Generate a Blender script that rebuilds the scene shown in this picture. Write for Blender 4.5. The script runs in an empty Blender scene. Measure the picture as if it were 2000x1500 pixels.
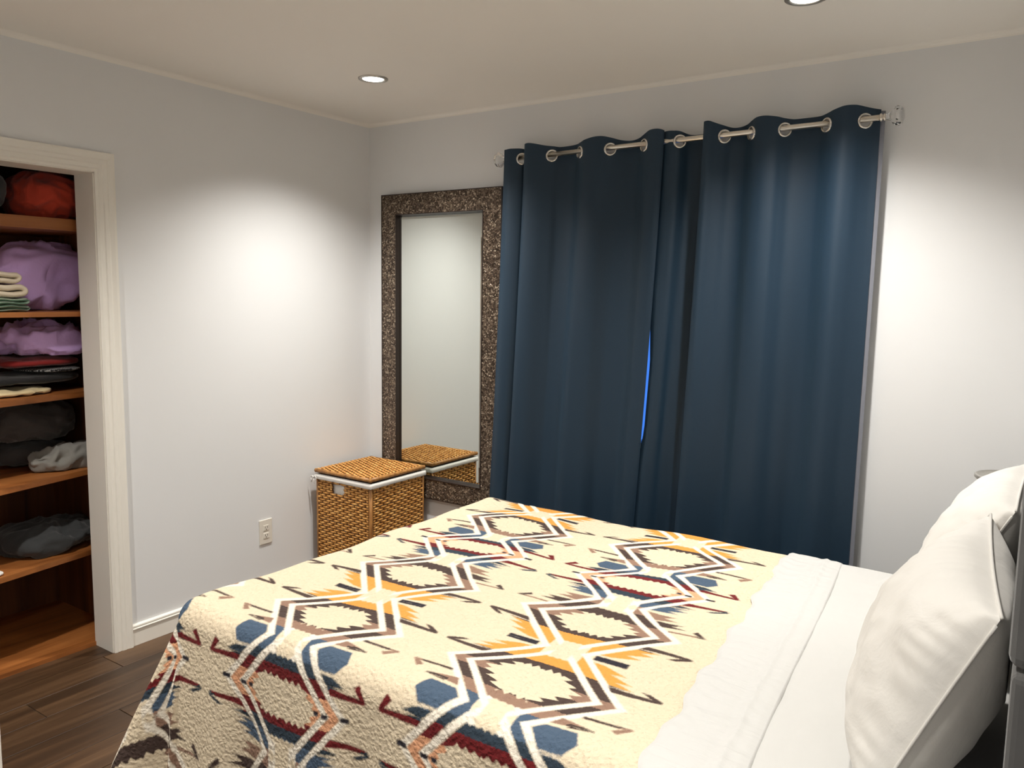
import bpy, bmesh, math, random
import numpy as np
from mathutils import Vector, Matrix, noise as mnoise

random.seed(7)
rng = np.random.default_rng(7)
scene = bpy.context.scene
COL = scene.collection

# ------------------------------------------------------------------ camera
R_ = Vector((0.8262233, 0.5631399, 0.01511682))
U_ = Vector((-0.07580553, 0.08454962, 0.99353152))
F_ = Vector((-0.55821912, 0.82202483, -0.11254598))
cam_d = bpy.data.cameras.new('camera')
cam_d.sensor_width = 36.0
cam_d.lens = 1550.0 / 2000.0 * 36.0
cam_d.clip_start = 0.02
cam = bpy.data.objects.new('camera', cam_d)
m = Matrix.Identity(4)
for i in range(3):
    m[i][0] = R_[i]; m[i][1] = U_[i]; m[i][2] = -F_[i]
m[0][3], m[1][3], m[2][3] = 3.1763657, -3.247251, 1.531
cam.matrix_world = m
COL.objects.link(cam)
scene.camera = cam

# ------------------------------------------------------------------ world (dusk daylight outside the window)
world = bpy.data.worlds.new('world'); scene.world = world
world.use_nodes = True
bgn = world.node_tree.nodes['Background']
bgn.inputs[0].default_value = (0.055, 0.20, 0.72, 1)
bgn.inputs[1].default_value = 1.25

LIGHT_W = 161.0            # watts of each recessed downlight
LIGHT_COL = (1.0, 0.963, 0.905)
LIGHT_SPOTS = [(0.686, -0.675), (2.48, -0.662), (0.686, -2.50), (2.48, -2.50)]  # last entry is an added fill lamp brightening the near bed and pillows

vs = scene.view_settings
vs.view_transform = 'Standard'; vs.look = 'None'; vs.gamma = 1.0
vs.use_curve_mapping = False
vs.exposure = 0.07
scene.cycles.use_light_tree = False
scene.cycles.max_bounces = 6
scene.cycles.diffuse_bounces = 4
scene.cycles.glossy_bounces = 3
scene.cycles.transmission_bounces = 6
scene.cycles.caustics_reflective = True
scene.cycles.caustics_refractive = False
scene.cycles.blur_glossy = 0.3

# ------------------------------------------------------------------ helpers
def srgb(r, g, b, k=1.0):
    def f(c):
        c /= 255.0
        return (c / 12.92 if c <= 0.04045 else ((c + 0.055) / 1.055) ** 2.4) * k
    return (f(r), f(g), f(b), 1.0)

class NT:
    """tiny node helper"""
    def __init__(self, name):
        self.mat = bpy.data.materials.new(name); self.mat.use_nodes = True
        self.t = self.mat.node_tree
        self.b = self.t.nodes['Principled BSDF']
    def n(self, kind, **kw):
        nd = self.t.nodes.new(kind)
        for k, v in kw.items(): setattr(nd, k, v)
        return nd
    def l(self, a, b): self.t.links.new(a, b)
    def val(self, nd, name, v): nd.inputs[name].default_value = v
    def coords(self, scale=(1, 1, 1), rot=(0, 0, 0), gen='Object'):
        tc = self.n('ShaderNodeTexCoord'); mp = self.n('ShaderNodeMapping')
        mp.inputs['Scale'].default_value = scale; mp.inputs['Rotation'].default_value = rot
        self.l(tc.outputs[gen], mp.inputs[0]); return mp.outputs[0]
    def noise(self, vec, scale, detail=3, rough=0.55, dist=0.0):
        nd = self.n('ShaderNodeTexNoise'); self.l(vec, nd.inputs['Vector'])
        nd.inputs['Scale'].default_value = scale; nd.inputs['Detail'].default_value = detail
        nd.inputs['Roughness'].default_value = rough; nd.inputs['Distortion'].default_value = dist
        return nd.outputs[0]
    def ramp(self, fac, stops, interp='LINEAR'):
        nd = self.n('ShaderNodeValToRGB'); nd.color_ramp.interpolation = interp
        e = nd.color_ramp.elements
        e[0].position, e[0].color = stops[0][0], stops[0][1]
        e[1].position, e[1].color = stops[-1][0], stops[-1][1]
        for p, c in stops[1:-1]:
            x = e.new(p); x.color = c
        self.l(fac, nd.inputs[0]); return nd.outputs[0]
    def math(self, op, a, b=None, c=None, clamp=False):
        nd = self.n('ShaderNodeMath', operation=op); nd.use_clamp = clamp
        for i, v in enumerate((a, b, c)):
            if v is None: continue
            if isinstance(v, (int, float)): nd.inputs[i].default_value = v
            else: self.l(v, nd.inputs[i])
        return nd.outputs[0]
    def mix(self, fac, a, b, mode='MIX'):
        nd = self.n('ShaderNodeMix', data_type='RGBA', blend_type=mode)
        for sock, v in ((nd.inputs[0], fac), (nd.inputs[6], a), (nd.inputs[7], b)):
            if isinstance(v, (int, float)): sock.default_value = v
            elif isinstance(v, tuple): sock.default_value = v
            else: self.l(v, sock)
        return nd.outputs[2]
    def bump(self, h, strength=0.3, dist=0.002, prev=None):
        nd = self.n('ShaderNodeBump'); nd.inputs['Strength'].default_value = strength
        nd.inputs['Distance'].default_value = dist; self.l(h, nd.inputs['Height'])
        if prev is not None: self.l(prev, nd.inputs['Normal'])
        return nd.outputs[0]
    def out(self, color=None, rough=None, metal=None, normal=None, **kw):
        b = self.b
        if color is not None:
            if isinstance(color, tuple): b.inputs['Base Color'].default_value = color
            else: self.l(color, b.inputs['Base Color'])
        if rough is not None:
            if isinstance(rough, (int, float)): b.inputs['Roughness'].default_value = rough
            else: self.l(rough, b.inputs['Roughness'])
        if metal is not None: b.inputs['Metallic'].default_value = metal
        if normal is not None: self.l(normal, b.inputs['Normal'])
        for k, v in kw.items(): b.inputs[k.replace('_', ' ')].default_value = v
        return self.mat

M = {}
def paint(name, col, rough=0.55, var=0.03, bscale=180, bs=0.08):
    t = NT(name); v = t.coords()
    n1 = t.noise(v, 2.2, 3)
    c2 = tuple(c * (1 - var) for c in col[:3]) + (1,)
    c = t.mix(n1, col, c2)
    nb = t.noise(v, bscale, 2)
    M[name] = t.out(c, rough, normal=t.bump(nb, bs, 0.001))
paint('wall_paint', (0.77, 0.778, 0.785, 1), 0.6, 0.03, 130, 0.12)
paint('ceiling_paint', (0.90, 0.875, 0.825, 1), 0.7, 0.03, 150, 0.10)
paint('trim_white', (0.86, 0.83, 0.76, 1), 0.38, 0.05, 60, 0.05)
paint('door_white', (0.78, 0.74, 0.67, 1), 0.4, 0.03, 60, 0.05)
paint('plastic_white', (0.76, 0.72, 0.64, 1), 0.35, 0.0, 60, 0.0)
paint('black_slot', (0.02, 0.018, 0.016, 1), 0.5, 0, 60, 0)

def wood(name, dark, mid, light, scale=1.0, axis=1, rough=0.5):
    t = NT(name)
    sc = [22 * scale] * 3; sc[axis] = 1.4 * scale
    oi = t.n('ShaderNodeObjectInfo')
    v = t.coords(tuple(sc))
    add = t.n('ShaderNodeVectorMath', operation='ADD'); t.l(v, add.inputs[0])
    cmb = t.n('ShaderNodeCombineXYZ')
    rnd = t.math('MULTIPLY', oi.outputs['Random'], 57.0)
    for i in range(3): t.l(rnd, cmb.inputs[i])
    t.l(cmb.outputs[0], add.inputs[1])
    n1 = t.noise(add.outputs[0], 0.9, 5, 0.62, 0.6)
    col = t.ramp(n1, [(0.28, dark), (0.5, mid), (0.72, light)])
    k = t.math('MULTIPLY_ADD', oi.outputs['Random'], 0.35, 0.82)
    hs = t.n('ShaderNodeHueSaturation'); t.l(col, hs.inputs['Color']); t.l(k, hs.inputs['Value'])
    n2 = t.noise(add.outputs[0], 3.0, 3)
    M[name] = t.out(hs.outputs[0], rough, normal=t.bump(n2, 0.15, 0.002))
wood('floor_plank', srgb(38, 25, 14), srgb(66, 46, 29), srgb(94, 70, 48), 0.55, 1, 0.42)
wood('shelf_wood', srgb(104, 58, 22), srgb(150, 90, 42), srgb(176, 112, 58), 0.7, 1, 0.5)
wood('closet_wood', srgb(70, 36, 14), srgb(104, 58, 26), srgb(128, 76, 38), 0.6, 2, 0.6)
paint('grout', (0.10, 0.075, 0.055, 1), 0.8)

def fabric(name, col, var=0.25, scale=500, rough=0.85, sheen=0.2, wr=0.0, wscale=18, stretch=(1, 1, 1)):
    t = NT(name); v = t.coords()
    n1 = t.noise(v, 7, 4)
    c2 = tuple(c * (1 - var) for c in col[:3]) + (1,)
    c = t.mix(n1, col, c2)
    w = t.noise(v, scale, 2)
    nor = t.bump(w, 0.25, 0.0008)
    if wr:
        v2 = t.coords(stretch)
        n2 = t.noise(v2, wscale, 4, 0.5, 0.8)
        nor = t.bump(n2, wr, 0.01, nor)
    t.b.inputs['Sheen Weight'].default_value = sheen
    M[name] = t.out(c, rough, normal=nor)
fabric('sheet_cotton', (0.515, 0.51, 0.49, 1), 0.03, 700, 0.8, 0.1, 0.35, 9, (1.0, 0.35, 1.0))
fabric('sheet_cuff_cotton', (0.52, 0.515, 0.497, 1), 0.03, 700, 0.8, 0.1, 0.45, 14, (0.35, 2.2, 1.0))
fabric('pillow_cotton', (0.66, 0.64, 0.60, 1), 0.03, 700, 0.8, 0.1, 0.42, 10, (1, 1, 1))
fabric('mattress_white', (0.7, 0.68, 0.64, 1), 0.05)
fabric('headboard_grey', srgb(80, 79, 78), 0.45, 260, 0.95, 0.3)
fabric('bed_base_fabric', srgb(52, 52, 54), 0.3, 260, 0.95, 0.2)
fabric('lining_grey', srgb(128, 130, 140), 0.05, 500)
fabric('liner_white', (0.8, 0.78, 0.74, 1), 0.03, 500)
for nm, c in dict(cloth_orange=(196, 62, 36), cloth_charcoal=(58, 58, 60), cloth_lilac=(226, 188, 252), cloth_plum=(94, 62, 104),
                  cloth_beige=(228, 214, 190), cloth_red=(140, 22, 18), cloth_black=(13, 13, 15), cloth_cream=(224, 204, 158),
                  cloth_darkgrey=(66, 63, 62), cloth_grey=(136, 134, 128), cloth_denim=(50, 52, 53), cloth_white=(230, 226, 220)).items():
    fabric(nm, srgb(*c), 0.18, 420, 0.85, 0.2, 0.25, 22)
# striped green-white towel
t = NT('towel_green'); v = t.coords()
sx = t.n('ShaderNodeSeparateXYZ'); t.l(v, sx.inputs[0])
st = t.math('FRACT', t.math('MULTIPLY', sx.outputs[2], 95.0))
M['towel_green'] = t.out(t.ramp(st, [(0.0, srgb(160, 196, 172)), (0.5, srgb(180, 212, 190)), (0.6, srgb(216, 216, 204)), (1.0, srgb(160, 196, 172))]), 0.9,
                         normal=t.bump(t.noise(v, 500, 2), 0.4, 0.002))
# black-and-white print cloth
t = NT('cloth_print'); v = t.coords((1, 3, 1))
w = t.n('ShaderNodeTexWave'); t.l(v, w.inputs[0]); w.inputs['Scale'].default_value = 28; w.inputs['Distortion'].default_value = 7
M['cloth_print'] = t.out(t.ramp(w.outputs[1], [(0.45, srgb(28, 28, 30)), (0.6, srgb(150, 150, 148))]), 0.9)

# curtain navy weave
t = NT('curtain_navy'); v = t.coords((60, 60, 900))
n1 = t.noise(v, 1.0, 3)
c = t.mix(n1, srgb(7, 33, 53), srgb(13, 46, 66))
t.b.inputs['Sheen Weight'].default_value = 0.12
t.b.inputs['Sheen Tint'].default_value = srgb(120, 150, 170)
M['curtain_navy'] = t.out(c, 0.62, normal=t.bump(n1, 0.25, 0.0006))

def metal(name, col, rough, aniso=False):
    t = NT(name); v = t.coords()
    M[name] = t.out(t.mix(t.noise(v, 40, 2), col, tuple(c * .9 for c in col[:3]) + (1,)), rough, 1.0)
metal('rod_nickel', (0.78, 0.72, 0.63, 1), 0.28)
metal('ring_chrome', (0.72, 0.70, 0.66, 1), 0.2)
metal('light_ring', (0.62, 0.60, 0.56, 1), 0.45)
metal('leg_black', (0.05, 0.05, 0.05, 1), 0.4)
t = NT('mirror_glass'); M['mirror_glass'] = t.out((0.73, 0.76, 0.725, 1), 0.0, 1.0)
t = NT('crystal'); M['crystal'] = t.out((0.97, 0.97, 0.97, 1), 0.02, Transmission_Weight=1.0, IOR=1.5)
t = NT('window_glass'); M['window_glass'] = t.out((0.9, 0.95, 1.0, 1), 0.0, Transmission_Weight=1.0, IOR=1.02)
t = NT('lamp_lens')
t.b.inputs['Emission Color'].default_value = (1.0, 0.97, 0.9, 1); t.b.inputs['Emission Strength'].default_value = 9.0
t.mat.cycles.emission_sampling = 'NONE'
M['lamp_lens'] = t.out((0.9, 0.9, 0.88, 1), 0.5)
# mosaic mirror frame
t = NT('mosaic_frame'); v = t.coords()
vo = t.n('ShaderNodeTexVoronoi', distance='CHEBYCHEV'); t.l(v, vo.inputs['Vector']); vo.inputs['Scale'].default_value = 135
vo2 = t.n('ShaderNodeTexVoronoi', feature='DISTANCE_TO_EDGE'); t.l(v, vo2.inputs['Vector']); vo2.inputs['Scale'].default_value = 135
sep = t.n('ShaderNodeSeparateColor'); t.l(vo.outputs['Color'], sep.inputs[0])
c = t.ramp(sep.outputs[0], [(0.0, srgb(58, 46, 38)), (0.45, srgb(112, 95, 80)), (0.8, srgb(150, 132, 114)), (1.0, srgb(206, 190, 168))])
edge = t.ramp(vo2.outputs['Distance'], [(0.0, (0, 0, 0, 1)), (0.12, (1, 1, 1, 1))])
c = t.mix(edge, srgb(44, 34, 28), c)
hgt = t.math('MULTIPLY', edge, t.math('ADD', sep.outputs[1], 0.4))
M['mosaic_frame'] = t.out(c, 0.36, 0.55, normal=t.bump(hgt, 0.9, 0.004))
paint('frame_dark', srgb(40, 28, 24), 0.4, 0.1)
# wicker
t = NT('wicker'); v = t.coords()
n1 = t.noise(v, 34, 4, 0.6); n2 = t.noise(v, 260, 2)
c = t.ramp(n1, [(0.25, srgb(146, 92, 36)), (0.5, srgb(204, 146, 74)), (0.75, srgb(236, 190, 118))])
M['wicker'] = t.out(c, 0.5, normal=t.bump(n2, 0.2, 0.002))
t = NT('wicker_post'); v = t.coords((1, 1, .2)); n1 = t.noise(v, 50, 4)
M['wicker_post'] = t.out(t.ramp(n1, [(0.3, srgb(128, 82, 36)), (0.7, srgb(184, 132, 70))]), 0.45)
paint('wicker_core', srgb(96, 56, 22), 0.9)

# blanket: printed sherpa, drawn from the cloth's own pattern coordinates
t = NT('blanket_print')
def attr(nm):
    a = t.n('ShaderNodeAttribute'); a.attribute_name = nm; return a.outputs['Fac']
v = t.coords()
fz = t.math('SUBTRACT', t.noise(v, 420, 3, 0.7), 0.5)
fz2 = t.math('SUBTRACT', t.noise(v, 150, 3, 0.6), 0.5)
fuzz = t.math('ADD', t.math('MULTIPLY', fz, 0.9), t.math('MULTIPLY', fz2, 0.8))
tc = t.math('MULTIPLY_ADD', fuzz, 1.3, attr('pat_t'))
tt = t.math('FRACT', t.math('DIVIDE', tc, 100.0))
YEL, DBR, TAU = srgb(212, 144, 62), srgb(64, 48, 42), srgb(138, 108, 90)
BLU, DBL, RED, PEA = srgb(64, 82, 102), srgb(34, 48, 60), srgb(98, 4, 9), srgb(212, 154, 116)
bands = [(0, YEL), (9.3, DBR), (16.8, TAU), (25.0, DBR), (32.0, TAU), (36.4, BLU), (41.0, DBL), (43.4, RED), (47.2, PEA),
         (54.8, RED), (58.8, DBL), (61.4, BLU), (69.0, TAU), (73.2, DBR), (79.5, TAU), (83.4, DBR), (90.7, YEL)]
rc = t.ramp(tt, [(p / 100, c) for p, c in bands] , 'CONSTANT')
mk = t.math('MULTIPLY_ADD', t.math('MULTIPLY_ADD', fuzz, 0.75, attr('pat_mask')), 1.9, 0.5, clamp=True)
wk = t.math('MULTIPLY_ADD', t.math('MULTIPLY_ADD', fuzz, 0.5, attr('pat_white')), 1.5, 0.5, clamp=True)
nk = t.math('MULTIPLY_ADD', t.math('MULTIPLY_ADD', fuzz, 0.6, attr('pat_navy')), 1.9, 0.5, clamp=True)
base = t.mix(t.noise(v, 90, 3), srgb(214, 199, 174), srgb(207, 190, 161))
c = t.mix(wk, base, srgb(226, 217, 201))
c = t.mix(mk, c, rc)
c = t.mix(nk, c, srgb(30, 25, 36))
vo = t.n('ShaderNodeTexVoronoi', feature='SMOOTH_F1'); vo.inputs['Scale'].default_value = 105
vd = t.n('ShaderNodeVectorMath', operation='MULTIPLY_ADD')
nn = t.n('ShaderNodeTexNoise'); t.l(v, nn.inputs['Vector']); nn.inputs['Scale'].default_value = 60
t.l(nn.outputs['Color'], vd.inputs[0]); vd.inputs[1].default_value = (.012, .012, .012); t.l(v, vd.inputs[2])
t.l(vd.outputs[0], vo.inputs['Vector'])
hgt = t.math('SUBTRACT', t.math('MULTIPLY', t.noise(v, 300, 3), 0.35), vo.outputs['Distance'])
M['blanket_print'] = t.out(c, 0.95, normal=t.bump(hgt, 0.75, 0.007))

# ------------------------------------------------------------------ mesh helpers
def mesh_obj(name, V, F, mat, parent=None, smooth=False, origin=None):
    V = np.asarray(V, dtype=float)
    root = parent
    off = np.zeros(3)
    if parent is not None: off = np.array(parent['_o'])
    elif origin is not None: off = np.array(origin, dtype=float)
    me = bpy.data.meshes.new(name)
    me.from_pydata((V - off).tolist(), [], [list(map(int, f)) for f in F])
    me.update()
    if smooth: me.polygons.foreach_set('use_smooth', [True] * len(me.polygons))
    me.materials.append(M[mat])
    o = bpy.data.objects.new(name, me); COL.objects.link(o)
    o['_o'] = [float(a) for a in off]
    if parent is not None: o.parent = parent
    else: o.location = off
    return o

def empty(name, loc, label, cat, group=None):
    o = bpy.data.objects.new(name, None); COL.objects.link(o)
    o.location = loc; o['_o'] = [float(a) for a in loc]; o.empty_display_size = 0.05
    tag(o, label, cat, group); return o
def tag(o, label, cat, group=None):
    o['label'] = label; o['category'] = cat
    if group: o['group'] = group
    return o
def struct(o):
    o['kind'] = 'structure'; return o

def box_data(x0, x1, y0, y1, z0, z1, bev=0.0, seg=2):
    bm = bmesh.new()
    bmesh.ops.create_cube(bm, size=1.0)
    for v in bm.verts:
        v.co = Vector((x0 + (v.co.x + .5) * (x1 - x0), y0 + (v.co.y + .5) * (y1 - y0), z0 + (v.co.z + .5) * (z1 - z0)))
    if bev: bmesh.ops.bevel(bm, geom=list(bm.edges), offset=bev, segments=seg, affect='EDGES', profile=0.5)
    bm.verts.ensure_lookup_table()
    V = [tuple(v.co) for v in bm.verts]; F = [[v.index for v in f.verts] for f in bm.faces]
    bm.free(); return V, F
def join(*parts):
    V, F = [], []
    for v, f in parts:
        n = len(V); V += [tuple(a) for a in v]; F += [[i + n for i in q] for q in f]
    return V, F
def box(name, b, mat, parent=None, bev=0.0, origin=None, seg=2):
    V, F = box_data(*b, bev=bev, seg=seg)
    return mesh_obj(name, V, F, mat, parent, False, origin)
def tube_data(path, rad, n=10, cap=True):
    P = [Vector(p) for p in path]; V, F = [], []
    rads = rad if hasattr(rad, '__len__') else [rad] * len(P)
    up = None
    for i, p in enumerate(P):
        d = (P[min(i + 1, len(P) - 1)] - P[max(i - 1, 0)]).normalized()
        if up is None:
            up = d.orthogonal().normalized()
        a = (up - d * up.dot(d)).normalized(); up = a; b = d.cross(a)
        for k in range(n):
            an = 2 * math.pi * k / n
            V.append(tuple(p + (a * math.cos(an) + b * math.sin(an)) * rads[i]))
    for i in range(len(P) - 1):
        for k in range(n):
            F.append([i * n + k, i * n + (k + 1) % n, (i + 1) * n + (k + 1) % n, (i + 1) * n + k])
    if cap:
        F.append(list(range(n))[::-1]); F.append([(len(P) - 1) * n + k for k in range(n)])
    return V, F
def lathe_data(prof, c, axis='z', n=32):
    """prof: list of (radius, height along axis)"""
    V, F = [], []
    for r, h in prof:
        for k in range(n):
            a = 2 * math.pi * k / n
            q = {'z': (r * math.cos(a), r * math.sin(a), h), 'x': (h, r * math.cos(a), r * math.sin(a)), 'y': (r * math.sin(a), h, r * math.cos(a))}[axis]
            V.append((c[0] + q[0], c[1] + q[1], c[2] + q[2]))
    for i in range(len(prof) - 1):
        for k in range(n):
            F.append([i * n + k, i * n + (k + 1) % n, (i + 1) * n + (k + 1) % n, (i + 1) * n + k])
    return V, F
def grid_faces(nu, nv, flip=False):
    i = np.arange(nu - 1)[:, None] * nv + np.arange(nv - 1)[None, :]
    q = np.stack([i, i + nv, i + nv + 1, i + 1], -1).reshape(-1, 4)
    return q[:, ::-1] if flip else q
def fast_mesh(name, V, Q, mat, parent=None, origin=None, smooth=True):
    V = np.asarray(V, dtype=np.float64)
    off = np.array(parent['_o']) if parent is not None else (np.array(origin, float) if origin is not None else np.zeros(3))
    me = bpy.data.meshes.new(name)
    n, k = len(V), len(Q)
    me.vertices.add(n); me.vertices.foreach_set('co', (V - off).astype(np.float32).ravel())
    me.loops.add(k * 4); me.loops.foreach_set('vertex_index', np.asarray(Q, np.int32).ravel())
    me.polygons.add(k); me.polygons.foreach_set('loop_start', np.arange(0, k * 4, 4, dtype=np.int32))
    me.update(calc_edges=True)
    me.polygons.foreach_set('use_smooth', np.full(k, smooth))
    me.materials.append(M[mat])
    o = bpy.data.objects.new(name, me); COL.objects.link(o); o['_o'] = [float(a) for a in off]
    if parent is not None: o.parent = parent
    else: o.location = off
    return o

# ================================================================== ROOM
H = 2.44
XR, YF = 3.245, -3.42
OP_Y1, OP_Y0, OP_Z = -1.535, -2.75, 1.985     # closet opening
# floor: slab plus individual planks
fl = struct(box('floor', (0, XR, YF, 0, -0.06, -0.004), 'grout', origin=(0, 0, -0.06)))
PW, PL = 0.152, 0.92
row = 0
x = 0.0
pv, pf = box_data(0, 1, 0, 1, 0, 1)
plank_mesh = {}
while x < XR - 0.01:
    w = min(PW, XR - x)
    y = YF - (row * 0.37) % PL
    while y < 0:
        y0, y1 = max(y, YF), min(y + PL, 0)
        if y1 - y0 > 0.02:
            key = (round(w, 3), round(y1 - y0, 3))
            if key not in plank_mesh:
                V, F = box_data(-(w - .003) / 2, (w - .003) / 2, -(y1 - y0 - .003) / 2, (y1 - y0 - .003) / 2, 0, 0.0045, 0.0008, 1)
                me = bpy.data.meshes.new('plank'); me.from_pydata(V, [], F); me.materials.append(M['floor_plank']); plank_mesh[key] = me
            o = bpy.data.objects.new('plank', plank_mesh[key]); COL.objects.link(o)
            o.parent = fl; o.location = (x + w / 2, (y0 + y1) / 2, 0.0555)
        y += PL
    x += PW; row += 1

struct(box('ceiling', (-0.9, XR + .12, YF - .12, 0.14, H, H + 0.1), 'ceiling_paint', origin=(0, 0, H)))
# left wall with closet opening
V, F = join(box_data(-0.13, 0, OP_Y1 + 0.015, 0.12, -0.06, H), box_data(-0.13, 0, OP_Y0, OP_Y1 + .015, OP_Z + .015, H),
            box_data(-0.13, 0, YF - .12, OP_Y0, -0.06, H))
struct(mesh_obj('wall_left', V, F, 'wall_paint', origin=(0, 0, 0)))
# back wall with window opening
WX0, WX1, WZ0, WZ1 = 1.18, 2.40, 0.82, 2.02
V, F = join(box_data(0, WX0, 0, 0.12, -0.06, H), box_data(WX1, XR + .12, 0, 0.12, -0.06, H),
            box_data(WX0, WX1, 0, 0.12, -0.06, WZ0), box_data(WX0, WX1, 0, 0.12, WZ1, H))
struct(mesh_obj('wall_back', V, F, 'wall_paint', origin=(0, 0, 0)))
struct(box('wall_right', (XR, XR + .12, YF - .12, 0, -0.06, H), 'wall_paint', origin=(XR, 0, 0)))
struct(box('wall_front', (0, XR, YF - .12, YF, -0.06, H), 'wall_paint', origin=(0, YF, 0)))

# window
wf = join(box_data(WX0, WX0 + .05, .02, .10, WZ0, WZ1), box_data(WX1 - .05, WX1, .02, .10, WZ0, WZ1),
          box_data(WX0 + .05, WX1 - .05, .02, .10, WZ0, WZ0 + .05), box_data(WX0 + .05, WX1 - .05, .02, .10, WZ1 - .05, WZ1),
          box_data((WX0 + WX1) / 2 + .08, (WX0 + WX1) / 2 + .115, .03, .09, WZ0 + .05, WZ1 - .05))
win = struct(mesh_obj('window_1', *wf, 'trim_white', origin=(WX0, 0, WZ0)))
mx = (WX0 + WX1) / 2 + .0975
box('pane', (WX0 + .05, mx - .0175, .058, .062, WZ0 + .05, WZ1 - .05), 'window_glass', win)
box('pane', (mx + .0175, WX1 - .05, .058, .062, WZ0 + .05, WZ1 - .05), 'window_glass', win)

# small cove where walls meet ceiling
def cove(name, a, b, inward):
    a, b, n = Vector(a), Vector(b), Vector(inward)
    V, F = [], []
    k = 5
    for p in (a, b):
        V.append(tuple(p)); 
        for i in range(k + 1):
            an = math.pi / 2 * i / k; r = 0.019
            q = p + n * (r - r * math.sin(an)) + Vector((0, 0, -(r - r * math.cos(an))))
            V.append(tuple(q))
    n_ = k + 2
    for i in range(1, k + 1): F.append([i, i + 1, n_ + i + 1, n_ + i])
    F.append([0, 1, n_ + 1, n_]); F.append([0, n_, n_ + k + 1, k + 1])
    F.append(list(range(n_))); F.append([n_ + i for i in range(n_)][::-1])
    return struct(mesh_obj(name, V, F, 'ceiling_paint', origin=tuple(a)))
cove('trim_1', (0, 0, H), (0, YF, H), (1, 0, 0))
cove('trim_2', (0, 0, H), (XR, 0, H), (0, -1, 0))

# baseboards
def extr(prof, a, b, out):
    """prof: (depth, z); extruded from a to b, depth along out"""
    a, b, o = Vector(a), Vector(b), Vector(out); V, F = [], []
    for p in (a, b):
        for d, z in prof: V.append(tuple(p + o * d + Vector((0, 0, z))))
    n = len(prof)
    for i in range(n): F.append([i, (i + 1) % n, n + (i + 1) % n, n + i])
    F.append(list(range(n))[::-1]); F.append([n + i for i in range(n)])
    return V, F
BP = [(0, 0.0), (.013, 0.0), (.013, .068), (.017, .071), (.018, .076), (.0135, .0785), (.012, .081), (.015, .084), (.014, .089), (.006, .0925), (0, .093)]
struct(mesh_obj('baseboard_left', *extr(BP, (0, -0.02, .001), (0, OP_Y1 + .078, .001), (1, 0, 0)), 'trim_white', origin=(0, 0, 0)))
struct(mesh_obj('baseboard_back', *extr(BP, (0.0, 0, .001), (XR, 0, .001), (0, -1, 0)), 'trim_white', origin=(0, 0, 0)))
struct(mesh_obj('baseboard_right', *extr(BP, (XR, -0.02, .001), (XR, YF, .001), (-1, 0, 0)), 'trim_white', origin=(XR, 0, 0)))

# closet casing: moulded profile, mitred at the head
CP = [(0.0, 0.0), (0.0, .012), (.010, .016), (.016, .013), (.030, .013), (.034, .017), (.046, .0185), (.052, .016), (.060, .0185), (.068, .021), (.077, .021), (.077, 0.0)]  # (across outward, proud)
def casing():
    path = [((OP_Y1, 0.001), (1, 0)), ((OP_Y1, OP_Z), (1, 1)), ((OP_Y0, OP_Z), (-1, 1)), ((OP_Y0, 0.001), (-1, 0))]
    V, F = [], []; n = len(CP)
    for (y, z), (dy, dz) in path:
        for a, p in CP: V.append((p, y + dy * a, z + dz * a))
    for s in range(3):
        for i in range(n): F.append([s * n + i, s * n + (i + 1) % n, (s + 1) * n + (i + 1) % n, (s + 1) * n + i])
    F.append(list(range(n))); F.append([3 * n + i for i in range(n)][::-1])
    return V, F
struct(mesh_obj('trim_3', *casing(), 'trim_white', origin=(0, OP_Y1, 0)))
V, F = join(box_data(-.135, 0.004, OP_Y1 - .004, OP_Y1 + .015, 0.001, OP_Z), box_data(-.135, .004, OP_Y0 - .015, OP_Y0 + .004, .001, OP_Z),
            box_data(-.135, .004, OP_Y0 - .015, OP_Y1 + .015, OP_Z - .004, OP_Z + .015))
struct(mesh_obj('trim_4', V, F, 'trim_white', origin=(0, OP_Y1, 0)))

# open room door whose white edge just enters the frame at lower left
hx, hy, ex_, ey_ = 1.47, -3.40, 1.555, -2.6
dvec = Vector((ex_ - hx, ey_ - hy, 0)).normalized(); nvec = Vector((-dvec.y, dvec.x, 0))
V, F = box_data(0, (Vector((ex_, ey_, 0)) - Vector((hx, hy, 0))).length, 0, .036, 0.008, 2.0, .002, 1)
V = [tuple(Vector((hx, hy, 0)) + dvec * a + nvec * b + Vector((0, 0, c))) for a, b, c in V]
dr = struct(mesh_obj('door_1', V, F, 'door_white', origin=(hx, hy, 0)))
L = (Vector((ex_, ey_, 0)) - Vector((hx, hy, 0))).length
kp = Vector((hx, hy, 0)) + dvec * (L - .06)
V, F = lathe_data([(0.0, -.05), (.024, -.045), (.027, -.03), (.012, -.012), (.028, 0.0)], (0, 0, 0), 'y', 16)
V = [tuple(kp + dvec * a + nvec * b + Vector((0, 0, c + .95))) for a, b, c in V]
mesh_obj('door_handle', V, F, 'ring_chrome', dr, True)

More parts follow.
